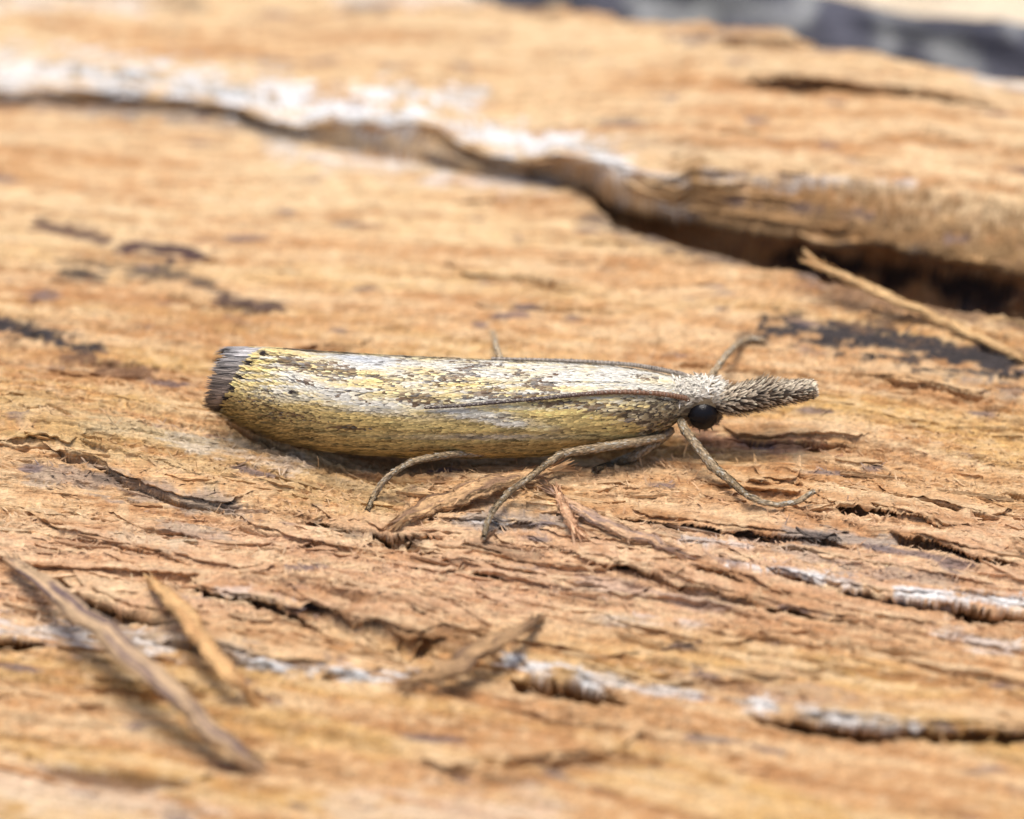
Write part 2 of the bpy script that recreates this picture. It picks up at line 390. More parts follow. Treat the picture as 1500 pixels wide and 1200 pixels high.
# ------------------------------------------------------------------ materials
def mat(name):
    m = bpy.data.materials.new(name); m.use_nodes = True
    nt = m.node_tree
    return m, nt, nt.nodes['Principled BSDF']
def node(nt, t, **kw):
    n = nt.nodes.new(t)
    for k, v in kw.items(): setattr(n, k, v)
    return n
def wood_mat(name, attr=True, scale=1.0, col=None):
    m, nt, b = mat(name)
    tc = node(nt, 'ShaderNodeTexCoord') if attr else node(nt, 'ShaderNodeNewGeometry')
    osock = 'Object' if attr else 'Position'
    mp = node(nt, 'ShaderNodeMapping')
    mp.inputs['Rotation'].default_value = (0, 0, math.radians(12))
    mp.inputs['Scale'].default_value = (16 * scale, 260 * scale, 200 * scale)
    nt.links.new(tc.outputs[osock], mp.inputs[0])
    n1 = node(nt, 'ShaderNodeTexNoise'); n1.inputs['Scale'].default_value = 1.0; n1.inputs['Detail'].default_value = 4
    nt.links.new(mp.outputs[0], n1.inputs[0])
    n2 = node(nt, 'ShaderNodeTexNoise'); n2.inputs['Scale'].default_value = 130 * scale; n2.inputs['Detail'].default_value = 3
    nt.links.new(tc.outputs[osock], n2.inputs[0])
    if attr:
        a = node(nt, 'ShaderNodeAttribute', attribute_name='pigment'); src = a.outputs['Color']
    else:
        oi = node(nt, 'ShaderNodeObjectInfo'); src = oi.outputs['Color']
    mr = node(nt, 'ShaderNodeMapRange')
    mr.inputs['From Min'].default_value = .3; mr.inputs['From Max'].default_value = .7
    mr.inputs['To Min'].default_value = .70; mr.inputs['To Max'].default_value = 1.25
    nt.links.new(n1.outputs[0], mr.inputs[0])
    mr2 = node(nt, 'ShaderNodeMapRange')
    mr2.inputs['From Min'].default_value = .3; mr2.inputs['From Max'].default_value = .7
    mr2.inputs['To Min'].default_value = .78; mr2.inputs['To Max'].default_value = 1.2
    nt.links.new(n2.outputs[0], mr2.inputs[0])
    mu = node(nt, 'ShaderNodeMath', operation='MULTIPLY')
    nt.links.new(mr.outputs[0], mu.inputs[0]); nt.links.new(mr2.outputs[0], mu.inputs[1])
    vm = node(nt, 'ShaderNodeVectorMath', operation='SCALE')
    nt.links.new(src, vm.inputs[0]); nt.links.new(mu.outputs[0], vm.inputs['Scale'])
    nt.links.new(vm.outputs[0], b.inputs['Base Color'])
    ad = node(nt, 'ShaderNodeMath', operation='ADD')
    nt.links.new(n1.outputs[0], ad.inputs[0]); nt.links.new(n2.outputs[0], ad.inputs[1])
    bp = node(nt, 'ShaderNodeBump'); bp.inputs['Strength'].default_value = .7; bp.inputs['Distance'].default_value = .006
    nt.links.new(ad.outputs[0], bp.inputs['Height']); nt.links.new(bp.outputs[0], b.inputs['Normal'])
    b.inputs['Roughness'].default_value = .62
    b.inputs['Specular IOR Level'].default_value = .16
    return m
WOOD = wood_mat('weathered_wood')
SLIV = wood_mat('sliver_wood', attr=False, scale=1.0)
def scale_mat(name, rough=.42, spec=.5, sheen=0.0):
    m, nt, b = mat(name)
    a = node(nt, 'ShaderNodeAttribute', attribute_name='pigment')
    nt.links.new(a.outputs['Color'], b.inputs['Base Color'])
    b.inputs['Roughness'].default_value = rough
    b.inputs['Specular IOR Level'].default_value = spec
    b.inputs['Sheen Weight'].default_value = sheen
    return m
SCALE = scale_mat('wing_scales', .5, .22)
HAIR = scale_mat('body_scales', .5, .4)
FUZZ = scale_mat('wood_fibre', .6, .3)
def plain(name, col, rough=.5, spec=.5, nscale=200, var=.25, bump=.0):
    m, nt, b = mat(name)
    tc = node(nt, 'ShaderNodeTexCoord')
    n1 = node(nt, 'ShaderNodeTexNoise'); n1.inputs['Scale'].default_value = nscale; n1.inputs['Detail'].default_value = 4
    nt.links.new(tc.outputs['Object'], n1.inputs[0])
    rp = node(nt, 'ShaderNodeValToRGB')
    rp.color_ramp.elements[0].position = .3; rp.color_ramp.elements[1].position = .7
    rp.color_ramp.elements[0].color = (*[c * (1 - var) for c in col], 1)
    rp.color_ramp.elements[1].color = (*[min(1, c * (1 + var)) for c in col], 1)
    nt.links.new(n1.outputs[0], rp.inputs[0]); nt.links.new(rp.outputs[0], b.inputs['Base Color'])
    b.inputs['Roughness'].default_value = rough; b.inputs['Specular IOR Level'].default_value = spec
    if bump:
        bp = node(nt, 'ShaderNodeBump'); bp.inputs['Strength'].default_value = .8; bp.inputs['Distance'].default_value = bump
        nt.links.new(n1.outputs[0], bp.inputs['Height']); nt.links.new(bp.outputs[0], b.inputs['Normal'])
    return m

# ------------------------------------------------------------------ mesh helpers
def mesh(name, verts, faces, material, parent=None, col=None, smooth=True, kind=None):
    """verts (N,3) array, faces (M,k) int array or list of such arrays"""
    if not isinstance(faces, list): faces = [faces]
    me = bpy.data.meshes.new(name)
    verts = np.ascontiguousarray(verts, np.float32)
    me.vertices.add(len(verts)); me.vertices.foreach_set('co', verts.ravel())
    li = np.concatenate([f.ravel() for f in faces]).astype(np.int32)
    cnt = np.concatenate([np.full(len(f), f.shape[1]) for f in faces])
    st = np.concatenate([[0], np.cumsum(cnt)[:-1]]).astype(np.int32)
    me.loops.add(len(li)); me.loops.foreach_set('vertex_index', li)
    me.polygons.add(len(cnt)); me.polygons.foreach_set('loop_start', st)
    me.update(calc_edges=True)
    me.polygons.foreach_set('use_smooth', np.full(len(cnt), smooth))
    if col is not None:
        a = me.attributes.new('pigment', 'FLOAT_COLOR', 'POINT')
        a.data.foreach_set('color', np.concatenate([col, np.ones((len(col), 1))], 1).astype(np.float32).ravel())
    me.materials.append(material)
    o = bpy.data.objects.new(name, me); COL.objects.link(o)
    if parent is not None: o.parent = parent
    if kind: o['kind'] = kind
    return o
def thing(name, label, cat, group=None):
    o = bpy.data.objects.new(name, None); COL.objects.link(o)
    o.empty_display_size = .1
    o['label'] = label; o['category'] = cat
    if group: o['group'] = group
    return o
def grid_faces(nr, nc, wrap=False):
    r = np.arange(nr - 1)[:, None]; c = np.arange(nc if wrap else nc - 1)[None]
    c2 = (c + 1) % nc
    return np.stack([r * nc + c, r * nc + c2, (r + 1) * nc + c2, (r + 1) * nc + c], -1).reshape(-1, 4)
def unit(v): return v / (np.linalg.norm(v, axis=-1, keepdims=True) + 1e-12)
def blades(name, base, nrm, dr, length, width, lift, cb, ct, material, parent, kind='stuff', tipw=.55, curl=0.0):
    """many small scale- or fibre-shaped blades in one mesh"""
    n = len(base)
    length = np.broadcast_to(length, (n,))[:, None]; width = np.broadcast_to(width, (n,))[:, None]
    lift = np.broadcast_to(lift, (n,))[:, None]; curl = np.broadcast_to(curl, (n,))[:, None]
    nrm = unit(nrm); dr = unit(dr - nrm * (dr * nrm).sum(1, keepdims=True)); side = np.cross(nrm, dr)
    ax = unit(dr + nrm * lift)
    up = unit(nrm - dr * lift)
    V = []
    for f, w, c in ((0, .45, 0), (.45, 1.0, .3), (.85, tipw, .8), (1.0, tipw * .35, 1.0)):
        p = base + ax * length * f + up * curl * length * c * c
        V += [p - side * width * w * .5, p + side * width * w * .5]
    V = np.stack(V, 1).reshape(-1, 3)
    k = np.arange(n)[:, None] * 8
    F = np.concatenate([k + np.array([[a, a + 1, a + 3, a + 2]]) for a in (0, 2, 4)], 0)
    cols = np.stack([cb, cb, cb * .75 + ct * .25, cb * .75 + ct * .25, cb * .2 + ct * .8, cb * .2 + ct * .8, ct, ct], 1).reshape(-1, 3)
    return mesh(name, V, F, material, parent, cols, smooth=False, kind=kind)
def smooth_path(P, n):
    P = np.asarray(P, float); m = len(P)
    u = np.linspace(0, m - 1, n); i = np.clip(u.astype(int), 0, m - 2); f = (u - i)[:, None]
    Q = np.concatenate([[2 * P[0] - P[1]], P, [2 * P[-1] - P[-2]]])
    a, b, c, d = Q[i], Q[i + 1], Q[i + 2], Q[i + 3]
    return .5 * ((2 * b) + (c - a) * f + (2 * a - 5 * b + 4 * c - d) * f ** 2 + (3 * b - a - 3 * c + d) * f ** 3)
def tube(path, rad, n=10, squash=None):
    """closed tapered tube round a path; rad per path point"""
    P = np.asarray(path, float); m = len(P)
    T_ = unit(np.gradient(P, axis=0))
    ref = np.array([0, 0, 1.0])
    A = unit(np.cross(T_, ref) + 1e-9); B = np.cross(A, T_)
    th = np.linspace(0, 2 * np.pi, n, endpoint=False)
    rad = np.asarray(rad, float)
    if rad.ndim == 1: rad = np.repeat(rad[:, None], n, 1)
    V = P[:, None] + rad[..., None] * (np.cos(th)[None, :, None] * A[:, None] + np.sin(th)[None, :, None] * B[:, None])
    V = V.reshape(-1, 3)
    F = grid_faces(m, n, True)
    V = np.concatenate([V, [P[0] - T_[0] * rad[0].mean() * .5], [P[-1] + T_[-1] * rad[-1].mean() * .5]])
    k = np.arange(n); k2 = (k + 1) % n
    c0 = np.stack([k2, k, np.full(n, m * n)], 1)
    c1 = np.stack([(m - 1) * n + k, (m - 1) * n + k2, np.full(n, m * n + 1)], 1)
    return V, [F, np.concatenate([c0, c1])]

# ------------------------------------------------------------------ setting: ground, log, timber behind
gr = 120.0
gg = np.linspace(-gr, gr, 61)
GXm, GYm = np.meshgrid(gg, gg)
gz = -4.0 + 0.25 * fbm(GXm * .15, GYm * .15, 201, 3)
gcol = np.repeat(C(.075, .055, .038)[None], GXm.size, 0) * (1 + .5 * fbm(GXm * .9, GYm * .9, 205, 2).ravel()[:, None])
g = mesh('ground', np.stack([GXm, GYm, gz], -1).reshape(-1, 3), grid_faces(61, 61), WOOD, None, np.clip(gcol, .01, 1))
g['kind'] = 'structure'

log = thing('weathered_log', 'weathered orange-brown log with split, flaking grain that the moth rests on', 'log')
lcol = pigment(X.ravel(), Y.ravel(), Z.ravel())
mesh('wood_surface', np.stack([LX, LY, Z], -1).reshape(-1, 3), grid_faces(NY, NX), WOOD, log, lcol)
# underside of the log
th = np.linspace(0, np.pi, 25)
U = np.stack([np.repeat(np.array([-14.0, 14.0])[:, None], 25, 1), np.tile(-1.2 - 5.6 * np.cos(th), (2, 1)), np.tile(-2.2 - 3.0 * np.sin(th), (2, 1))], -1).reshape(-1, 3)
mesh('underside', U, grid_faces(2, 25), plain('log_underside', (.18, .11, .06), .8, .2, 3), log)

# layers of grain peeling off along the splits: each a thin torn sheet with a ragged front edge
def wood_layer(x0, x1, yline, seed, back, lift, thick, ztop=None, ragged=1.0, dx=.0035):
    n = max(24, int((x1 - x0) / dx))
    x = np.linspace(x0, x1, n)
    e = np.clip(np.minimum(x - x0, x1 - x) / (.16 * (x1 - x0)), 0, 1)
    e = e * e * (3 - 2 * e)
    rag = .010 * noise(x * 4, x * 0 + seed * .37, seed) + .0035 * noise(x * 14, x * 0 + 2.2, seed + 1) + .0022 * noise(x * 45, x * 0 + 4.1, seed + 2) + .0016 * noise(x * 140, x * 0 + 1.1, seed + 3) + .007 * (rnd(np.floor(x * 13 + noise(x * 3, x * 0, seed)), np.zeros(n), seed & 255) - .5)
    yf = yline(x) + ragged * rag + (1 - e) * back * .55
    bw = back * (.55 + .45 * e) * (1 + .35 * noise(x * 5, x * 0 + 6.6, seed + 4))
    R = []
    tv = np.array([1.0, .8, .62, .46, .33, .22, .13, .06, .0])
    th = thick * (.25 + .75 * e) * (1 + .45 * noise(x * 9, x * 0 + 8.8, seed + 5))
    if ztop is not None: zl = ztop(x) + .010 * noise(x * 4, x * 0, seed + 9)
    for t in tv:
        y = yf + t * bw
        if ztop is None:
            z = hf(x, np.maximum(y, yf + .016))
            z = np.convolve(np.pad(z, 10, mode='edge'), np.ones(21) / 21, 'valid') * .75 + z * .25
            z = z + e * lift * (1 - t) ** 1.3 + .0035 * (1 - t) - .006 * sst(.7, 1.0, np.full_like(x, t))
        else:
            z = zl + t * bw * .10 + .006 * noise(x * 8, y * 30, seed + 6)
        z = z + .0030 * noise(x * 45, y * 130, seed + 7) + .0018 * noise(x * 110, y * 150, seed + 8)
        R.append(np.stack([x, y, z], 1))
    zt = R[-1][:, 2]
    for dy, f in ((.001, .22), (.004, .45), (.006, .72), (.012, .95), (.03, 1.0), (.06, .96)):
        jy = .0035 * noise(x * 30, x * 0 + f * 9, seed + 11) + .002 * noise(x * 95, x * 0 + f * 23, seed + 12)
        R.append(np.stack([x, yf + dy + jy, zt - th * f + .0015 * noise(x * 80, x * 0 + f * 17, seed + 13)], 1))
    V = np.stack(R, 0)
    nr = len(R)
    P = V.reshape(-1, 3)
    return mesh('wood_layer', P, grid_faces(nr, n), WOOD, log, pigment(P[:, 0], P[:, 1], P[:, 2]))
for i_, (pts, w, dep, lift, lw) in enumerate(CRACKS):
    xs, ys = line(pts)
    wood_layer(xs[0] + .02, xs[-1] - .02, lambda x, xs=xs, ys=ys: np.interp(x, xs, ys) - .004, 2000 + i_ * 17, .05 + lw * .5, .005, min(.016, .15 * dep + .006))
_yf, _yl, _H, _D = [a_[300] for a_ in build_height.lines]
_D = np.interp(gx, _tr[:, 0], _tr[:, 1])
r = random.Random(31)
for i_ in range(44):
    c0 = r.uniform(-1.15, .3) if i_ < 12 else r.uniform(.05, .95); ln = r.uniform(.2, .6); qk = r.uniform(.45, 1.0)
    if i_ >= 38: c0 = -1.3 + (i_ - 38) * .42; ln = .62; qk = 1.0
    yl_ = lambda x, qk=qk: np.interp(x, gx, _yf + (_yl - _yf) * qk) - .012
    zt_ = lambda x, qk=qk: np.interp(x, gx, _D + (_H - _D) * (min(1.0, (qk - .08) / .86) ** .85)) + .008
    if c0 > .0 and zt_(np.array([c0 + ln / 2]))[0] < .02: continue
    wood_layer(c0, c0 + ln, yl_, 4000 + i_ * 19, r.uniform(.05, .12), 0, r.uniform(.010, .026), zt_, 1.3, .006)
for i_ in range(46):
    x0 = r.uniform(-1.1, .8); y0 = r.gauss(-.42, .26); ln = r.uniform(.12, .5)
    if -.62 < x0 + ln * .5 < .62 and -.10 < y0 < .2: y0 -= .35
    sl = -(0.22 - 0.11 * y0) + r.uniform(-.05, .05)
    wood_layer(x0, x0 + ln, lambda x, x0=x0, y0=y0, sl=sl: y0 + sl * (x - x0), 6000 + i_ * 23, r.uniform(.03, .08), r.uniform(.003, .010), r.uniform(.010, .022))

# fibres torn up from the surface, only where the lens resolves them
nf = 44000
fx = RNG.uniform(-1.15, 1.15, nf); fy = RNG.normal(-0.28, 0.36, nf)
keep = (fy > -1.2) & (fy < .8); fx, fy = fx[keep], fy[keep]
cl = fbm(fx * 5, fy * 12, 221, 2) + .9 * RNG.random(len(fx)) > .42
fx, fy = fx[cl], fy[cl]; nf = len(fx)
fz = hf(fx, fy) - .001
ang = np.arctan2(-(0.22 - 0.11 * fy), 1.0) + RNG.normal(0, .55, nf) + np.pi * (RNG.random(nf) < .5)
fd = np.stack([np.cos(ang), np.sin(ang), RNG.normal(0.05, .25, nf)], 1)
fn = unit(np.stack([RNG.normal(0, .5, nf), RNG.normal(-.2, .5, nf), np.ones(nf)], 1))
fl = RNG.gamma(2.0, .0045, nf) + .005
fc = pigment(fx, fy, fz)
tip = np.clip(fc * RNG.uniform(.75, 1.5, nf)[:, None] + .03, 0, .8)
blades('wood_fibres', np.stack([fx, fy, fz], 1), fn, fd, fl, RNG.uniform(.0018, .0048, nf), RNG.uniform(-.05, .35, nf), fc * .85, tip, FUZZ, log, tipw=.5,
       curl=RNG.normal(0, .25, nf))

# slivers: flat peeled strips of grain, each its own part of the log (12 shared shapes)
def sliver_mesh(seed):
    r = np.random.default_rng(seed)
    n = 7
    u = np.linspace(0, 1, n)
    w = (np.sin(np.pi * np.clip(u, .04, .97)) ** .6) * .5 * (1 + r.normal(0, .22, n))
    mid = np.cumsum(r.normal(0, .10, n)); zl = .25 * np.sin(np.pi * u) + r.normal(0, .10, n)
    V = []
    for i in range(n):
        x = u[i] - .5
        V += [(x, mid[i] - w[i], zl[i] * .5 + .5 + r.normal(0, .1)), (x, mid[i] + w[i], zl[i] * .5 + .15), (x, mid[i] + w[i] * .8, -.6), (x, mid[i] - w[i] * .7, -.35)]
    V = np.array(V)
    F = grid_faces(n, 4, True)
    caps = np.array([[3, 2, 1, 0], [(n - 1) * 4, (n - 1) * 4 + 1, (n - 1) * 4 + 2, (n - 1) * 4 + 3]])
    return V, np.concatenate([F, caps])
protos = []
for k in range(12):
    V, F = sliver_mesh(500 + k)
    protos.append((V, F))
sl_objs = []
r = random.Random(21)
for n in range(270):
    k = n % 12
    while True:
        x = r.uniform(-1.1, 1.1); y = r.gauss(-.42, .30) if n < 200 else r.uniform(-1.2, 1.1)
        q = to_px(np.array([[x, y, 0.0]]))
        zq = hf(x + np.array([-.06, 0, .06]), y + np.array([.012, 0, -.012]))
        if zq.max() - zq.min() > .03 or zq.min() < -.05: continue
        if not (280 < q[0][0] < 1220 and 500 < q[1][0] < 700): break
    L = r.uniform(.035, .11) if r.random() < .9 else r.uniform(.11, .2)
    if n < 12:
        o = mesh('sliver', protos[k][0], protos[k][1], SLIV, log, smooth=False); sl_objs.append(o)
    else:
        o = sl_objs[k].copy(); COL.objects.link(o)
    sl = -(0.22 - 0.11 * y)
    a = math.atan(sl) + r.gauss(0, .10)
    xx = np.linspace(-.5, .5, 5) * L
    zz = hf(x + xx * math.cos(a), y + xx * math.sin(a))
    tilt = math.atan((zz[-1] - zz[0]) / L)
    o.location = (x, y, float(np.median(zz)) + .002)
    o.rotation_euler = (r.gauss(.15, .2), -tilt + r.gauss(0, .04), a)
    o.scale = (L, r.uniform(.006, .014) + L * .03, r.uniform(.005, .010))
    pc = pigment(np.array([x]), np.array([y]), zz[2:3])[0] * r.uniform(.75, 1.15)
    o.color = (float(pc[0]), float(pc[1]), float(pc[2]), 1)

# the pale timber behind the split log
tb = thing('timber_piece', 'pale blurred piece of timber with dark grey bark edge, behind the log', 'timber')
e0, e1 = at_z(820, -34, .0), at_z(1560, 104, .0)
ex = unit(e1 - e0); ey = np.array([-ex[1], ex[0], 0])
ns, nt_ = 300, 46
ss = np.linspace(-1, 1, ns); ss = 8 * np.sign(ss) * np.abs(ss) ** 2.2
prof = np.array([(-.12 + .05 * k / 5, -3.9 + 3.6 * k / 5) for k in range(5)] + [(-.07 + .19 * (k / 12) ** 1.4, -.30 + .26 * (k / 12) ** .8) for k in range(13)] + [(.13 + .05 * k, -.03 + .012 * min(k, 5)) for k in range(28)])
base = e0 + (e1 - e0) * .5
G = base[None, None] + ss[:, None, None] * ex + prof[None, :, 0, None] * ey + prof[None, :, 1, None] * np.array([0, 0, 1.0])
nz = fbm(ss[:, None] * 3, np.arange(nt_ + 0)[None, :] * .35, 231, 3)
G = G + nz[..., None] * .04 * (np.array([0, 0, 1.0]) - ey)
bk = np.repeat(np.arange(nt_)[None, :] < 20, ns, 0)
G2 = G.reshape(-1, 3)
barkc = C(.065, .066, .085)[None] * (1 + .7 * fbm(G2[:, 0] * 6, G2[:, 2] * 6 + G2[:, 1] * 5, 235, 3)[:, None])
lich = sst(.1, .45, fbm(G2[:, 0] * 6.5 + 4, G2[:, 2] * 9, 239, 2))
barkc = mixc(barkc, C(.36, .37, .36), .6 * lich)
topc = C(.66, .55, .40)[None] * (1 + .2 * fbm(G2[:, 0] * 2, G2[:, 1] * 9, 241, 2)[:, None])
mesh('timber_top', G[:, 19:].reshape(-1, 3), grid_faces(ns, nt_ - 19), WOOD, tb, np.clip(topc.reshape(ns, nt_, 3)[:, 19:].reshape(-1, 3), .02, .85))
mesh('bark', G[:, :20].reshape(-1, 3), grid_faces(ns, 20), WOOD, tb, np.clip(barkc.reshape(ns, nt_, 3)[:, :20].reshape(-1, 3), .015, .8))

# ------------------------------------------------------------------ loose splinters lying on the log
def splinter(label, pts, wid, thick, lifts, colf, seed, n=120):
    """pts: photo points; lifts: height above the wood at those points"""
    g3 = []
    for (a, b), l in zip(pts, lifts):
        p = at_z(a, b, 0)
        for _ in range(6):
            z = float(hf(p[0], p[1])[0]) + l
            p = at_z(a, b, z)
        g3.append(p)
    P = smooth_path(g3, n)
    r = np.random.default_rng(seed)
    u = np.linspace(0, 1, n)
    wv = np.interp(u, np.linspace(0, 1, len(wid)), wid) / SC * 1.2
    P = P + np.stack([noise(u * 9, u * 0 + .3, seed), noise(u * 9, u * 0 + 7.3, seed + 1), noise(u * 9, u * 0 + 3.3, seed + 2) * .6], 1) * wv[:, None] * .22
    m = 30
    T_ = unit(np.gradient(P, axis=0)); side = unit(np.cross(T_, np.array([0, 0, 1.0]))); up = np.cross(side, T_)
    th = np.linspace(0, 2 * np.pi, m, endpoint=False)
    cx = np.sign(np.cos(th)) * np.abs(np.cos(th)) ** .7; cz = np.sign(np.sin(th)) * np.abs(np.sin(th)) ** .7
    uu, tt = np.meshgrid(u, np.arange(m), indexing='ij')
    fib = 1 + .22 * noise(uu * 4, tt * .6, seed + 3) + .20 * noise(uu * 5, tt * .63 + 4, seed + 4) + .14 * noise(uu * 26, tt * .9, seed + 5) + .08 * noise(uu * 70, tt * .9, seed + 6)
    V = P[:, None] + side[:, None] * (cx[None] * fib * wv[:, None] * .5)[..., None] + up[:, None] * (cz[None] * fib * wv[:, None] * .5 * thick)[..., None]
    V = np.concatenate([V.reshape(-1, 3), [P[0] - T_[0] * wv[0] * .6], [P[-1] + T_[-1] * wv[-1] * .6]])
    F = grid_faces(n, m, True); k = np.arange(m); k2 = (k + 1) % m
    caps = np.concatenate([np.stack([k2, k, np.full(m, n * m)], 1), np.stack([(n - 1) * m + k, (n - 1) * m + k2, np.full(m, n * m + 1)], 1)])
    cu = np.concatenate([uu.ravel(), [0, 1]]); ct = np.concatenate([tt.ravel(), [0, 0]])
    o = thing('wood_splinter', label, 'splinter', 'loose splinters lying on the log')
    b = P.mean(0); o.location = Vector(b)
    bd = mesh('shaft', V - b, [F, caps], WOOD, o, np.clip(colf(cu, ct, seed), .02, .85))
    # torn fibres along its edges
    nb = 260
    iu = r.integers(0, n, nb); it = r.integers(0, m, nb)
    bp = V[iu * m + it] - b
    nr = unit(V[iu * m + it] - P[iu])
    dd = T_[iu] * np.where(r.random(nb) < .5, 1, -1)[:, None] + r.normal(0, .25, (nb, 3))
    cc = np.clip(colf(iu / n, it.astype(float), seed), .02, .8)
    blades('torn_fibres', bp, nr, dd, r.uniform(.008, .028, nb), r.uniform(.0015, .0035, nb), r.uniform(0, .25, nb), cc, np.clip(cc * 1.2, 0, .85), FUZZ, o)
    for end, sg in ((0, -1), (n - 1, 1)):                             # frayed ends
        ne = 46
        j = np.clip(end - sg * r.integers(0, 10, ne), 0, n - 1); it = r.integers(0, m, ne)
        bp = V[j * m + it] - b
        dd = T_[j] * sg + r.normal(0, .14, (ne, 3))
        cc = np.clip(colf(j / n, it.astype(float), seed), .02, .8) * r.uniform(.7, 1.25, ne)[:, None]
        blades('torn_fibres', bp, unit(V[j * m + it] - P[j]), dd, r.uniform(.02, .06, ne), r.uniform(.002, .0055, ne), r.uniform(-.1, .15, ne), cc, np.clip(cc * 1.1, 0, .85), FUZZ, o)
    return o
def cf(base, dark, amt):
    base, dark = C(*base), C(*dark)
    def f(u, t, seed):
        k = sst(.05, .4, noise(u * 4, t * .3, seed + 9) + .5 * noise(u * 12, t * .9, seed + 10) + .1)
        c = base[None] * (1 + .35 * noise(u * 8, t * .77, seed + 11) + .25 * noise(u * 40, t * .9, seed + 12))[:, None]
        return mixc(c, dark, amt * k)
    return f
splinter('long tan splinter with purplish blotches slanting over the front crevice', [(22, 822), (85, 872), (160, 930), (240, 1003), (310, 1070), (366, 1112)],
         [16, 26, 30, 30, 27, 24, 16], .36, [.03, .075, .10, .10, .07, .03], cf((.50, .34, .20), (.15, .10, .10), .95), 601)
splinter('short plain tan splinter beside the long blotched one', [(222, 852), (262, 892), (300, 945), (340, 990), (370, 1022)],
         [12, 24, 22, 20, 20, 14], .34, [.02, .06, .07, .06, .02], cf((.62, .38, .17), (.45, .22, .09), .5), 611)
splinter('thick frayed splinter with dark streaks under the moth, beside its middle leg', [(585, 764), (640, 738), (700, 716), (760, 698), (815, 686)],
         [9, 27, 30, 26, 20, 8], .42, [.02, .03, .035, .03, .02], cf((.52, .32, .16), (.16, .09, .06), .75), 621, n=160)
splinter('brown splinter leaning across the front crack of bleached wood', [(610, 998), (660, 978), (710, 950), (755, 925), (788, 908)],
         [12, 30, 30, 24, 15, 7], .4, [.02, .05, .06, .05, .02], cf((.42, .26, .13), (.14, .08, .05), .8), 631)
splinter('thin purple-grey streaked splinter between the middle and front legs of the moth', [(812, 722), (850, 748), (900, 775), (950, 790), (985, 806)],
         [6, 15, 18, 18, 15, 5], .45, [.015, .025, .025, .02, .01], cf((.54, .34, .20), (.22, .16, .15), .7), 641, n=160)
splinter('small pale chip crossing the purple-streaked splinter', [(818, 722), (828, 748), (838, 768), (845, 784)],
         [6, 11, 12, 10, 5], .5, [.02, .03, .025, .01], cf((.60, .37, .22), (.4, .2, .1), .4), 651, n=24)
splinter('pale blurred splinter jutting over the dark hollow of the log', [(1202, 388), (1250, 412), (1310, 438), (1380, 470), (1440, 498), (1500, 524)],
         [7, 13, 15, 16, 15, 13, 9], .5, [.08, .06, .04, .02, .012, .008], cf((.64, .42, .20), (.38, .2, .08), .5), 661)

# ------------------------------------------------------------------ the moth
moth = thing('moth', 'slender cream and brown grass moth with folded wings and long furry snout', 'moth')
SIL = np.array([(1006, 563, 606), (985, 553, 620), (950, 545, 638), (900, 538, 651), (850, 534, 660), (800, 531, 665), (700, 528, 668),
                (600, 524, 667), (500, 518, 660), (420, 513, 648), (370, 511, 637), (330, 510, 624), (290, 510, 606), (250, 510, 590)], float)[::-1]
def section(px):
    t = np.interp(px, SIL[:, 0], SIL[:, 1]); b = np.interp(px, SIL[:, 0], SIL[:, 2])
    yc = (t + b) / 2
    R = (b - t) / 2 / SC
    x = (px - 750) / SC
    z = (665 - yc) / SC / math.cos(PITCH)
    return x, z, R
def wing_pt(px, th, side, off=0.0):
    """th: 90 deg = top of the back, 0 = flank; side -1 near, +1 far"""
    x, z, R = section(px)
    tv = th + .04 * np.sin(px / 90.0)
    R = R + off + .0022 * sum(np.exp(-((tv - math.radians(q)) / .04) ** 2) for q in (66, 45, 24, 6, -12, -29, -45))       # veins
    a = np.interp(px, [300, 330, 480], [.30, .42, 1.0])          # the roll is pinched flat towards its end
    b = np.sqrt(1 - a * a * .25) / .866
    return np.stack([x + 0 * th, side * R * np.cos(th) * a, z + R * np.sin(th) * b], -1)
TERMEN = (np.radians([-75, -50, -20, 0, 20, 40, 60, 80, 110]), np.array([306, 312, 322, 331, 341, 350, 362, 376, 392.]))
COSTA = lambda px: np.radians(np.interp(px, [320, 400, 500, 700, 900, 1006], [-30, -48, -58, -60, -60, -62]))
def wing(side, off, over):
    nu, nv = 120, 40
    v = np.linspace(0, 1, nv); u = np.linspace(0, 1, nu)
    uu, vv = np.meshgrid(u, v, indexing='ij')
    th = np.radians(over) + vv * (np.radians(-58) - np.radians(over))
    px = 1006 + uu * (np.interp(th, *TERMEN) - 1006)
    th = np.radians(over) + vv * (COSTA(px) - np.radians(over))
    V = wing_pt(px, th, side, off)
    V[..., 2] += .0015 * noise(uu * 9, vv * 6, 301)
    return V.reshape(-1, 3), grid_faces(nu, nv), px, th

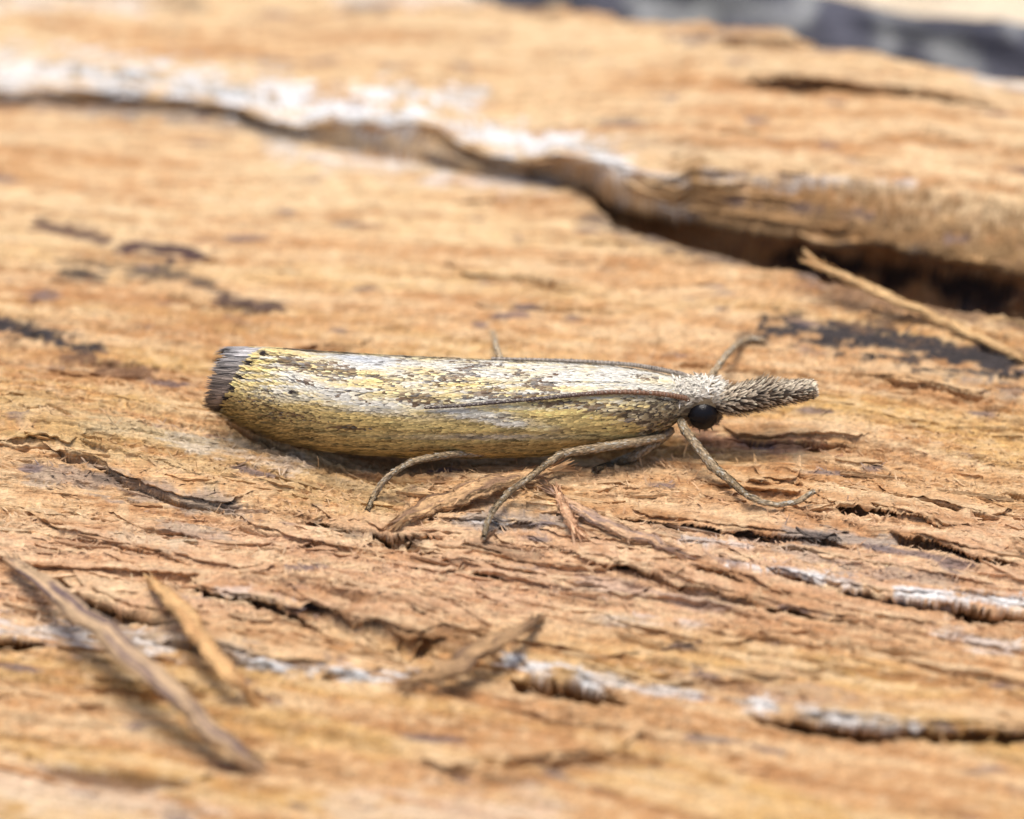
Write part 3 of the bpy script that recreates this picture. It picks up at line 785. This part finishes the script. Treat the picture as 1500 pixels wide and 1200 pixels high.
WH, CR, YE, OC, OL = C(.70, .67, .59), C(.75, .63, .38), C(.80, .60, .23), C(.68, .48, .18), C(.38, .265, .11)
BR, DK, GB, SL = C(.17, .10, .058), C(.035, .024, .02), C(.52, .55, .60), C(.21, .185, .17)
def gsp(qx, qy, x, y, rx, ry, a=0.0):
    ca, sa = math.cos(a), math.sin(a)
    dx, dy = qx - x, qy - y
    return np.exp(-(((dx * ca + dy * sa) / rx) ** 2 + ((-dx * sa + dy * ca) / ry) ** 2))
def wing_colour(P, side, r):
    """wing pattern, laid out on the wing itself: along the body and round the roll"""
    Q = P.copy()
    if side > 0: Q[:, 1] = -Q[:, 1]           # the far wing mirrors the near one
    qx, qy = to_px(Q)
    x, z, R = section(qx)
    v = (qy - np.interp(qx, SIL[:, 0], SIL[:, 1])) / (2 * R * SC)      # 0 top, 1 lower margin
    n = len(qx)
    qx = qx - 7
    a = noise(qx / 95, qy / 5.5, 311); b = noise(qx / 40, qy / 3.6, 313); c3 = noise(qx / 120, qy / 4.5, 315); rr = r.random(n)
    c = np.repeat(CR[None], n, 0)
    c = mixc(c, YE, sst(-.2, .4, a) * .75)
    c = mixc(c, WH, sst(.0, .45, -a + .3 * b) * sst(.62, .40, v) * .9)
    # lower flank ochre with fine streaks
    low = sst(.50, .66, v + .05 * a)
    c = mixc(c, YE * .92, low * .9)
    c = mixc(c, OC, low * sst(-.15, .45, c3 + .4 * b) * .6)
    c = mixc(c, OL, low * sst(.15, .5, b - .2 * c3) * .55)
    c = mixc(c, OL, sst(.86, .99, v) * .45)
    c = mixc(c, OL, sst(560, 440, qx) * low * .45)
    c = mixc(c, WH * .9, gsp(qx, qy, 720, 639, 110, 4, .0) * .65)
    c = mixc(c, OL * .8, gsp(qx, qy, 740, 652, 160, 4, -.03) * .55)
    # white bands
    for gx_, gy_, rx, ry, an, k in ((900, 553, 115, 15, .02, 1.0), (975, 566, 40, 14, .2, .95), (700, 546, 60, 9, .1, .7), (600, 535, 90, 12, .08, .85), (520, 528, 50, 10, .1, .7),
                                    (470, 572, 60, 10, .28, .9), (540, 592, 50, 9, .15, .85), (430, 552, 25, 8, .4, .7), (590, 566, 45, 8, .2, .5),
                                    (690, 606, 55, 7, .13, .95), (755, 620, 40, 5, .12, .9), (640, 600, 40, 5, .05, .8), (950, 612, 40, 5, -.1, .4)):
        c = mixc(c, WH, np.clip(gsp(qx, qy, gx_, gy_, rx, ry, an) * (1.4 + 1.2 * b), 0, 1) * k)
    for gx_, gy_, rx, ry, an, k in ((520, 524, 32, 9, .1, .8), (560, 530, 40, 9, .1, .45), (465, 516, 30, 5, .05, .6)):
        c = mixc(c, GB, gsp(qx, qy, gx_, gy_, rx, ry, an) * k)  # grey-blue sheen of the upper wing put into the scale colour
    for gx_, gy_, rx, ry, an, k in ((362, 528, 20, 14, .3, .9), (385, 545, 22, 12, .4, .8), (350, 560, 14, 16, 0, .6), (560, 560, 30, 7, .15, .8), (690, 566, 30, 7, .15, .7),
                                    (620, 545, 30, 6, .1, .6), (820, 606, 60, 8, .05, .85), (900, 625, 50, 6, -.15, .8), (960, 560, 30, 5, .1, .4), (445, 523, 22, 4, .1, .7)):
        c = mixc(c, YE * 1.05, np.clip(gsp(qx, qy, gx_, gy_, rx, ry, an) * (1.2 + 1.0 * a), 0, 1) * k)
    # brown scale clusters
    dens = np.zeros(n)
    for gx_, gy_, rx, ry, an, k in ((425, 530, 26, 7, .25, .95), (465, 542, 34, 8, .25, 1.0), (500, 545, 24, 8, .1, .9), (490, 533, 30, 4, .15, .4), (445, 560, 16, 4, .2, .6), (400, 540, 16, 3, .3, .6),
                                    (560, 556, 26, 5, .3, .55), (590, 576, 20, 4, .2, .6), (615, 585, 22, 7, .0, 1.0), (640, 590, 24, 4, .05, .8), (690, 545, 14, 18, -.35, .75), (700, 532, 30, 5, .05, .7),
                                    (730, 575, 26, 7, .0, .95), (715, 576, 40, 8, .0, .6), (765, 580, 30, 4, -.05, .9), (795, 565, 26, 10, .35, .85), (760, 548, 14, 6, .3, .5), (660, 552, 40, 9, 0, .4),
                                    (820, 590, 40, 5, 0, .7), (870, 594, 40, 6, .05, .75), (905, 606, 34, 5, .25, .8), (700, 528, 120, 4, .0, .4), (620, 522, 60, 3, 0, .5), (900, 535, 80, 3, .05, .35),
                                    (950, 556, 20, 5, .1, .35), (515, 626, 26, 4, .08, .65), (520, 580, 70, 20, .2, .10), (640, 560, 120, 22, .05, .22), (835, 548, 60, 12, .1, .10), (760, 612, 60, 6, 0, .12),
                                    (380, 590, 30, 10, .2, .3), (430, 610, 50, 8, .15, .3), (400, 577, 20, 3, .2, .35)):
        dens = np.maximum(dens, gsp(qx, qy, gx_, gy_, rx, ry, an) * k)
    hit = rr < np.clip(dens * 1.75 - .05, 0, 1) * (1.0 + 1.1 * b)
    pick = r.random(n)
    bc = np.where((pick < .35)[:, None], BR[None], np.where((pick < .7)[:, None], (SL * .75)[None], (BR * .6 + C(.05, .03, .01))[None]))
    c = np.where(hit[:, None], bc * .82 + c * .18 * r.uniform(0, 1.6, n)[:, None], c)
    # base of the wing: speckled gold and dark
    th_ = np.clip(gsp(qx, qy, 960, 598, 48, 15, -.05) * 1.6, 0, 1)
    sp = r.random(n)
    tc = np.where((sp < .45)[:, None], C(.11, .08, .05)[None], np.where((sp < .8)[:, None], C(.42, .33, .18)[None], C(.62, .52, .33)[None]))
    c = np.where((r.random(n) < th_ * .95)[:, None], tc, c)
    # dots before the fringe
    for dx_, dy_ in ((385, 518), (365, 532), (351, 553), (341, 571), (332, 584), (322, 597), (431, 577)):
        c = mixc(c, DK, np.clip(gsp(qx, qy, dx_, dy_, 6, 3.8, .2) * 2.4 - .3, 0, 1))
    c = c * (1 + .26 * (r.random(n)[:, None] - .5) * 2)
    st = noise(qx / 60, qy / 1.9, 319)
    c = c * (1 - .55 * sst(.12, .45, st) * sst(.35, .65, v))[:, None]
    return np.clip(c, .015, .86)

wing_trees = {}
MEMB = plain('wing_membrane', (.55, .44, .24), .5, .4, 60, .3)
for side, off, over in ((-1, .0025, 97), (1, .0, 88)):
    V, F, _, _ = wing(side, off, over)
    w_o = mesh('forewing', V, F, MEMB, moth)
    w_o['label'] = 'cream, yellow and brown speckled forewing' if side < 0 else 'far forewing, mostly hidden behind the back'
    wing_trees[side] = BVHTree.FromPolygons([Vector(v) for v in V], F.tolist())
    r = np.random.default_rng(40 + side)
    n = 32000 if side < 0 else 14000
    th = np.radians(r.uniform(-57 if side < 0 else -10, over, n))
    pe = np.interp(th, *TERMEN)
    px = pe + 9 + r.random(n) * (993 - pe)
    th = np.maximum(th, COSTA(px) + .02)
    P = wing_pt(px, th, side, off + .0008)
    Nn = unit(wing_pt(px, th, side, off + .02) - P)
    D = unit(wing_pt(px - 4, th, side, off) - wing_pt(px, th, side, off))
    # flow slightly downwards to the lower margin, as veins do
    dn = unit(wing_pt(px, th - .02, side, off) - P)
    D = unit(D + dn * (.10 * np.sin((px - 330) / 670 * np.pi))[:, None] + r.normal(0, .10, (n, 3)))
    cc = wing_colour(P, side, r)
    rough = gsp(px, 600 + 0 * px, 950, 600, 60, 400)
    ln = r.uniform(.010, .018, n); wd = r.uniform(.0032, .0056, n)
    blades('wing_scales', P, Nn, D, ln, wd, r.uniform(.03, .22, n) + rough * r.uniform(0, .2, n), cc * .7, cc, SCALE, w_o, tipw=.7, curl=-.06)  # roots darkened: shading between the scales is put into their colour
    # fringe at the wing end: two rows of long hair scales
    r = np.random.default_rng(60 + side)
    n = 1300
    th = np.radians(r.uniform(-31 if side < 0 else 25, over, n))
    row = r.random(n)
    px = np.interp(th, *TERMEN) + 5
    P = wing_pt(px, th, side, off - .0005 + .0012 * (row < .5))
    Nn = unit(wing_pt(px, th, side, off + .03) - P)
    D = unit(wing_pt(px - 6, th, side, off) - wing_pt(px, th, side, off))
    dn = unit(wing_pt(px, th - .02, side, off) - P)
    D = unit(D + dn * np.interp(np.degrees(th), [-48, 0, 60, 100], [.25, .25, .1, .0])[:, None] + r.normal(0, .04, (n, 3)))
    ln = np.where(row < .5, r.uniform(.026, .036, n), r.uniform(.044, .056, n)) * np.interp(np.degrees(th), [-31, 0, 60, 110], [.62, .82, 1.08, 1.3])
    tt = np.degrees(th)
    grey = sst(20, 75, tt)[:, None]
    base = C(.20, .15, .115)[None] * (1 - grey) + C(.37, .345, .335)[None] * grey
    base = base * r.uniform(.6, 1.5, n)[:, None]
    ln = ln * r.uniform(.72, 1.15, n) * np.interp(tt, [-31, -12, 50, 78, 97], [.75, 1, 1, .95, .72])
    tipc = np.where((row < .5)[:, None], base * 1.5 + .03, base * .75)
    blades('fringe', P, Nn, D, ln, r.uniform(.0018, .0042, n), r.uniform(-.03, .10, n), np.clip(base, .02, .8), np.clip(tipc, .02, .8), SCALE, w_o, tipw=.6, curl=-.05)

# body: abdomen, thorax and head in one skin
BODY = np.array([(432, 600, 8), (450, 600, 22), (520, 600, 40), (620, 600, 50), (760, 600, 54), (860, 597, 52), (920, 593, 46), (960, 589, 38),
                 (985, 586, 32), (1002, 584, 27), (1012, 583, 28), (1026, 582, 30), (1040, 583, 29), (1052, 586, 24), (1060, 589, 15), (1064, 590, 6)], float)
bp_ = smooth_path(np.stack([(BODY[:, 0] - 750) / SC, 0 * BODY[:, 0], (665 - BODY[:, 1]) / SC / math.cos(PITCH)], 1), 90)
brad = np.interp(np.linspace(0, len(BODY) - 1, 90), np.arange(len(BODY)), BODY[:, 2]) / SC
V, F = tube(bp_, brad, 28)
bd = mesh('body', V, F, plain('moth_cuticle', (.20, .15, .09), .6, .3, 90, .4, .003), moth)

# head and collar scales
r = np.random.default_rng(77)
def body_surface(px, th):
    """point and normal on the front body at photo column px, roll angle th (90 = top)"""
    yc = np.interp(px, BODY[:, 0], BODY[:, 1]); R = np.interp(px, BODY[:, 0], BODY[:, 2]) / SC
    P = np.stack([(px - 750) / SC, -R * np.cos(th), (665 - yc) / SC / math.cos(PITCH) + R * np.sin(th)], -1)
    N = np.stack([0 * px, -np.cos(th), np.sin(th)], -1)
    return P, N
n = 2600
px = r.uniform(988, 1060, n); th = np.radians(r.uniform(-50, 230, n))
P, N = body_surface(px, th)
eye_z = (665 - 607) / SC / math.cos(PITCH) + .018
D = np.stack([np.where(px > 1040, .9, -.5) + r.normal(0, .5, n), r.normal(0, .35, n), r.normal(.25, .3, n)], 1)
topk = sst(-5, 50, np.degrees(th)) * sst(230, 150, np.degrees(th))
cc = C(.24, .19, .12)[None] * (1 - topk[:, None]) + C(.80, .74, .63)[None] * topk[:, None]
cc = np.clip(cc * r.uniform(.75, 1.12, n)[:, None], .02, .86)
lowm = np.degrees(th) < 15
D[lowm] = np.stack([-1 + r.normal(0, .3, lowm.sum()), r.normal(0, .2, lowm.sum()), r.normal(-.1, .2, lowm.sum())], 1)
ex_, ey_ = to_px(P + unit(D) * .012)
kp = ~((np.hypot(ex_ - 1030, ey_ - 607) < 25) & (P[:, 1] < .01)) & ~((np.abs(ex_ - 1030) < 25) & (P[:, 1] > .02) & (np.degrees(th) > 130))
P, N, D, cc = P[kp], N[kp], D[kp], cc[kp]; n = len(P)
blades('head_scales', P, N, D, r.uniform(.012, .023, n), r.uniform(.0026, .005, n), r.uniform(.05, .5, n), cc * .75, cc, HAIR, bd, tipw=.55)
# collar: coarse golden scales behind the eye
n = 700
px = r.uniform(940, 1012, n); th = np.radians(r.uniform(-45, 60, n))
P, N = body_surface(px, th)
Pw = wing_pt(np.minimum(px, 1004), th, -1, .004); P = np.where((P[:, 1:2] < Pw[:, 1:2]), P, Pw)
sp = r.random(n)
cc = np.where((sp < .4)[:, None], C(.10, .075, .05)[None], np.where((sp < .75)[:, None], C(.36, .28, .16)[None], C(.60, .50, .32)[None]))
kp = np.degrees(th) < np.interp(px, [940, 1012], [18, 30])
P, N, cc, th, px = P[kp], N[kp], cc[kp], th[kp], px[kp]; n = len(P)
blades('collar_scales', P, N, np.stack([-np.ones(n), r.normal(0, .25, n), r.normal(-.15, .25, n)], 1), r.uniform(.010, .017, n), r.uniform(.005, .008, n),
       r.uniform(.15, .5, n), cc * .5, cc, HAIR, bd, tipw=.9, curl=-.15)
# white hair pencil at the wing base
n = 60
P = np.array([np.array(wing_trees[-1].ray_cast(Vector(CAM), Vector(ray(932 + r.normal(0, 3), 603 + r.normal(0, 3))))[0]) for _ in range(n)])
Nn = np.tile(np.array([0, -.8, .6]), (n, 1))
D = np.stack([-np.ones(n), r.normal(0, .08, n), np.abs(r.normal(.42, .14, n))], 1)
cc = np.tile(C(.82, .80, .76), (n, 1))
blades('hair_pencil', P, Nn, D, r.uniform(.03, .05, n), .002, r.uniform(.05, .22, n), cc * .8, cc, HAIR, bd, tipw=.6)

# eyes
def eye(side):
    R = 23 / SC
    y = side * .029
    c = at_y(1030, 607, y)
    nu, nv = 48, 32
    a = np.linspace(0, 2 * np.pi, nu, endpoint=False); b = np.linspace(0.001, np.pi - .001, nv)
    A, B = np.meshgrid(a, b)
    V = np.stack([np.sin(B) * np.cos(A), np.cos(B) * .88, np.sin(B) * np.sin(A)], -1).reshape(-1, 3) * R + c
    m, nt, bb = mat('eye_black' if side < 0 else 'eye_black_far')
    tc = node(nt, 'ShaderNodeTexCoord'); vo = node(nt, 'ShaderNodeTexVoronoi'); vo.inputs['Scale'].default_value = 420
    nt.links.new(tc.outputs['Object'], vo.inputs['Vector'])
    bpn = node(nt, 'ShaderNodeBump'); bpn.inputs['Strength'].default_value = .25; bpn.inputs['Distance'].default_value = .002
    nt.links.new(vo.outputs['Distance'], bpn.inputs['Height']); nt.links.new(bpn.outputs[0], bb.inputs['Normal'])
    bb.inputs['Base Color'].default_value = (.006, .005, .006, 1); bb.inputs['Roughness'].default_value = .16
    bb.inputs['Specular IOR Level'].default_value = .2
    return mesh('compound_eye', V, grid_faces(nv, nu, True), m, moth)
eye(-1); eye(1)
r = np.random.default_rng(81); n = 260                                 # brown scales set round the eye
aa = r.uniform(0, 2 * np.pi, n); ec = at_y(1030, 607, -.030)
rim = np.stack([np.cos(aa), 0 * aa, np.sin(aa)], 1)
P = ec + rim * (23 / SC * .97) + np.array([0, .012, 0]) * r.uniform(0, 1, n)[:, None]
cc = np.where((np.sin(aa) > .3)[:, None], C(.66, .62, .55)[None], C(.20, .15, .10)[None]) * r.uniform(.5, 1.3, n)[:, None]
kp = (np.sin(aa) > -.55) | (r.random(n) < .35)
blades('eye_rim_scales', P[kp], (rim * .3 + np.array([0, -1, 0]))[kp], (rim + r.normal(0, .3, (n, 3)))[kp], r.uniform(.009, .016, n)[kp], r.uniform(.003, .005, n)[kp], r.uniform(-.3, .1, n)[kp], np.clip(cc * .6, .02, .8)[kp], np.clip(cc, .02, .8)[kp], HAIR, bd)

# snout: two long scaly palps side by side
def palp(side):
    y = side * .016
    pts = [(1046, 590, 14), (1062, 587, 18), (1085, 584, 20), (1110, 580, 19), (1140, 576, 16), (1165, 573, 13.5), (1180, 571, 11), (1187, 570, 7)]
    P = smooth_path([at_y(a, b, y) for a, b, _ in pts], 40)
    rad = np.interp(np.linspace(0, 7, 40), np.arange(8), [p[2] for p in pts]) / SC
    V, F = tube(P, rad, 16)
    o = mesh('palp', V, F, plain('palp_skin' if side < 0 else 'palp_skin_far', (.055, .038, .026), .6, .3, 120, .3), moth)
    r = np.random.default_rng(90 + side)
    n = 1500
    u = r.random(n) ** .9 * .985
    i = (u * 39).astype(int)
    th = r.uniform(0, 2 * np.pi, n)
    Tn = unit(np.gradient(P, axis=0))[i]
    up = np.array([0, 0, 1.0])
    A = unit(np.cross(Tn, up)); B = np.cross(A, Tn)
    N = A * np.cos(th)[:, None] + B * np.sin(th)[:, None]
    base = P[i] + N * rad[i][:, None] * .95
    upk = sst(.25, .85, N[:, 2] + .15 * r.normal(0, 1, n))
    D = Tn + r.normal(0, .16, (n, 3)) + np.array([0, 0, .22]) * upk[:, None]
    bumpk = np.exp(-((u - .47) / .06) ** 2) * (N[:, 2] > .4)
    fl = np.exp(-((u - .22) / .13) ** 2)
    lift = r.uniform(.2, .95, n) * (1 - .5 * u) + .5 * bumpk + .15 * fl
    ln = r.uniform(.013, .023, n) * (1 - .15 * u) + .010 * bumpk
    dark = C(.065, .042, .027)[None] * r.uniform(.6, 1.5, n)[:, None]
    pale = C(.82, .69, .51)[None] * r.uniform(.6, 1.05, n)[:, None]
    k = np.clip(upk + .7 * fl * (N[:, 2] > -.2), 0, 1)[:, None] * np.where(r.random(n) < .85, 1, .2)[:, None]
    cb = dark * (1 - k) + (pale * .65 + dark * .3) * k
    k = np.maximum(k, (sst(.84, .97, u) * (r.random(n) < .7))[:, None])
    tipp = (r.random(n) < .55)[:, None]
    ct = np.where(tipp, pale * 1.1, dark * 1.3) * (1 - k) + pale * 1.1 * k
    dk2 = (np.exp(-((u - .52) / .10) ** 2) * (r.random(n) < .75))[:, None] * .8
    cb = cb * (1 - dk2) + dark * dk2
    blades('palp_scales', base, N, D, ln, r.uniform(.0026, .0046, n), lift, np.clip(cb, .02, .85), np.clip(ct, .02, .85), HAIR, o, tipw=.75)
    return o
palp(-1); palp(1)

# antennae, lying back over the wings
def antenna(side, pts):
    tree = wing_trees[-1]
    tree2 = wing_trees[1]
    P = []
    for a, b in pts:
        best = None
        for t in (tree, tree2):
            hit = t.ray_cast(Vector(CAM), Vector(ray(a, b)))
            if hit[0] is not None and (best is None or hit[3] < best[3]): best = hit
        if best is not None:
            p = np.array(best[0]) - ray(a, b) * .010
        else:
            p = at_y(a, b, .035 if side > 0 else -.03)
        P.append(p)
    P = np.array(P)
    n = 260
    P = smooth_path(P, n)
    u = np.linspace(0, 1, n)
    rad = (.0056 * (1 - u) + .0030 * u) * (1 + .10 * np.sin(np.arange(n) * 2 * np.pi / 4))
    V, F = tube(P, rad, 8)
    ring = np.repeat(np.sin(np.arange(n) * 2 * np.pi / 4) > .3, 8)
    uu = np.repeat(u, 8)
    if side < 0:
        c = C(.15, .075, .04)[None] * (1 - sst(.3, .6, uu))[:, None] + C(.05, .036, .034)[None] * sst(.3, .6, uu)[:, None]
    else:
        c = np.tile(C(.24, .20, .16), (len(uu), 1))
    c = np.where(ring[:, None], c * 1.5 + .03, c)
    c = np.concatenate([c, c[:1], c[-1:]])
    o = mesh('antenna', V, F, HAIR, moth, c)
    r = np.random.default_rng(33 + side); m = 500                    # fine pale scales on its upper side
    i = r.integers(2, n - 2, m); T_ = unit(np.gradient(P, axis=0))[i]
    N = unit(np.stack([r.normal(0, .3, m), r.normal(-.3, .7, m), np.abs(r.normal(.7, .4, m))], 1))
    cc = np.tile(C(.40, .34, .28), (m, 1)) * r.uniform(.3, 1.3, m)[:, None]
    blades('antenna_scales', P[i] + N * rad[i][:, None] * .8, N, T_, .0055, .0026, .2, cc * .6, cc, HAIR, o)
    return o
antenna(-1, [(1012, 586), (1000, 582.5), (975, 578), (940, 575), (900, 574.5), (860, 577), (820, 581), (780, 585), (740, 588.5), (690, 593), (650, 596), (622, 597.5)])
antenna(1, [(1014, 556), (1000, 549), (985, 545.5), (960, 540), (925, 534.5), (880, 531), (830, 528.5), (780, 527), (720, 525.5)])

# legs
LEGM = scale_mat('leg_scales', .5, .35)
def leg(pts, rads, seed, tone=1.0, spurs=(), joints=()):
    """pts: (px, py, y or None, lift): with y the point is on that lateral plane, else it stands on the wood"""
    P = []
    for a, b, y, l in pts:
        if y is None:
            p = at_z(a, b, 0)
            for _ in range(8):
                p = at_z(a, b, float(hf(p[0], p[1])[0]) + l)
        else: p = at_y(a, b, y)
        P.append(p)
    n = 150
    P = np.array(P)
    Q = smooth_path(P, n); L_ = np.stack([np.interp(np.linspace(0, len(P) - 1, n), np.arange(len(P)), P[:, k]) for k in range(3)], 1)
    Q = Q * .35 + L_ * .65
    ker = np.ones(5) / 5
    Q = np.stack([np.convolve(np.pad(Q[:, k], 2, mode='edge'), ker, 'valid') for k in range(3)], 1)
    uj = np.linspace(0, len(pts) - 1, n)
    rad = np.interp(uj, np.arange(len(pts)), rads) / SC * .76
    for j in joints: rad = rad * (1 + .18 * np.exp(-((uj - j + .12) / .10) ** 2) - .22 * np.exp(-((uj - j) / .06) ** 2))
    if joints: rad = np.where(uj > joints[-1], rad * (1 - .28 * np.exp(-(((uj - joints[-1]) * 1.9 % 1.0 - .5) / .12) ** 2)), rad)
    V, F = tube(Q, rad, 12)
    r = np.random.default_rng(seed)
    u = np.repeat(np.linspace(0, 1, n), 12); tt = np.tile(np.arange(12), n)
    base = C(.26, .185, .105)[None] * tone * (1 + .35 * noise(u * 60, tt * .9, seed))[:, None]
    base = np.concatenate([base, base[:1], base[-1:]])
    o = mesh('leg', V, F, LEGM, moth, np.clip(base, .02, .8))
    m = 2200
    i = r.integers(1, n - 1, m); th = r.uniform(0, 2 * np.pi, m)
    T_ = unit(np.gradient(Q, axis=0))[i]
    A = unit(np.cross(T_, np.array([0, 0, 1.0]))); B = np.cross(A, T_)
    N = A * np.cos(th)[:, None] + B * np.sin(th)[:, None]
    cc = C(.40, .295, .175)[None] * tone * r.uniform(.45, 1.6, m)[:, None]
    cc = np.where((r.random(m) < .18)[:, None], C(.55, .50, .40)[None] * tone, cc)
    blades('leg_scales', Q[i] + N * rad[i][:, None] * .93, N, T_, r.uniform(.008, .014, m), r.uniform(.003, .005, m), r.uniform(.03, .24, m), np.clip(cc * .5, .02, .8), np.clip(cc, .02, .8), LEGM, o, tipw=.5)
    for sg in (-1, 1):                                                # claws
        c0 = Q[-1]; T1 = unit(Q[-1] - Q[-6]); sd = unit(np.cross(T1, np.array([0, 0, 1.0])))
        Vs, Fs = tube(np.stack([c0, c0 + (T1 + sd * .7 * sg) * .006, c0 + (T1 + sd * .5 * sg + np.array([0, 0, -.6])) * .011]), [.0022, .0016, .0006], 6)
        mesh('claw', Vs, Fs, LEGM, o, np.tile(C(.08, .05, .03), (len(Vs), 1)))
    for f, ln, dz in spurs:
        k = int(f * (n - 1)); T1 = unit(np.gradient(Q, axis=0))[k]
        s = np.stack([Q[k] + (T1 + np.array([0, -.3, dz])) * ln * w for w in (0, .5, 1)])
        Vs, Fs = tube(s, [.004, .003, .001], 6)
        mesh('spur', Vs, Fs, LEGM, o, np.tile(C(.3, .25, .16), (len(Vs), 1)))
    return o
# near side
leg([(995, 612, -.030, 0), (1003, 630, -.060, 0), (1022, 655, -.10, 0), (1044, 683, -.14, 0), (1070, 704, -.19, 0), (1092, 724, None, .035), (1112, 734, None, .024), (1135, 739, None, .020), (1165, 736, None, .024), (1189, 722, None, .036)],
    [7, 7.5, 9, 9, 6.3, 5.3, 4.4, 4, 4.2, 4], 701, spurs=((.40, .03, -.3),), joints=(1.0, 3.0, 5.6))
leg([(975, 640, -.045, 0), (930, 648, -.075, 0), (870, 657, -.105, 0), (826, 664, -.13, 0), (806, 676, -.15, 0), (775, 700, None, .075), (745, 722, None, .040), (723, 747, None, .034), (714, 766, None, .030), (709, 785, None, .026)],
    [7, 9, 8.5, 7, 5.8, 5.6, 5.4, 4.6, 4, 3.6], 702, spurs=((.74, .035, -.2), (.73, .028, .25)), joints=(3.0, 7.0))
leg([(720, 664, -.06, 0), (670, 665, -.09, 0), (638, 669, -.12, 0), (605, 676, -.14, 0), (576, 692, None, .06), (560, 708, None, .035), (548, 726, None, .012), (539, 746, None, .007)],
    [6, 6, 5.8, 5.5, 5.2, 4.8, 4, 3.6], 703, joints=(2.0, 5.6))
# the other fore leg, tucked beneath the chest
leg([(985, 628, -.02, 0), (960, 648, -.03, 0), (930, 668, -.03, 0), (900, 680, .01, 0), (872, 688, None, .012)], [9, 10, 10, 7, 5], 704, .8)
# far side
leg([(1010, 590, .03, 0), (1030, 568, .09, 0), (1046, 545, .15, 0), (1066, 518, .22, 0), (1083, 502, None, .02), (1098, 496, None, .012), (1114, 498, None, .010)], [6, 6, 5.5, 5.2, 5, 4.2, 4], 705, joints=(2.0, 4.0))
leg([(800, 600, .05, 0), (770, 560, .09, 0), (735, 528, .13, 0), (727, 508, .20, 0), (724, 495, None, .01), (722, 488, None, .008)], [5, 5, 5, 4.6, 4.2, 4], 706)
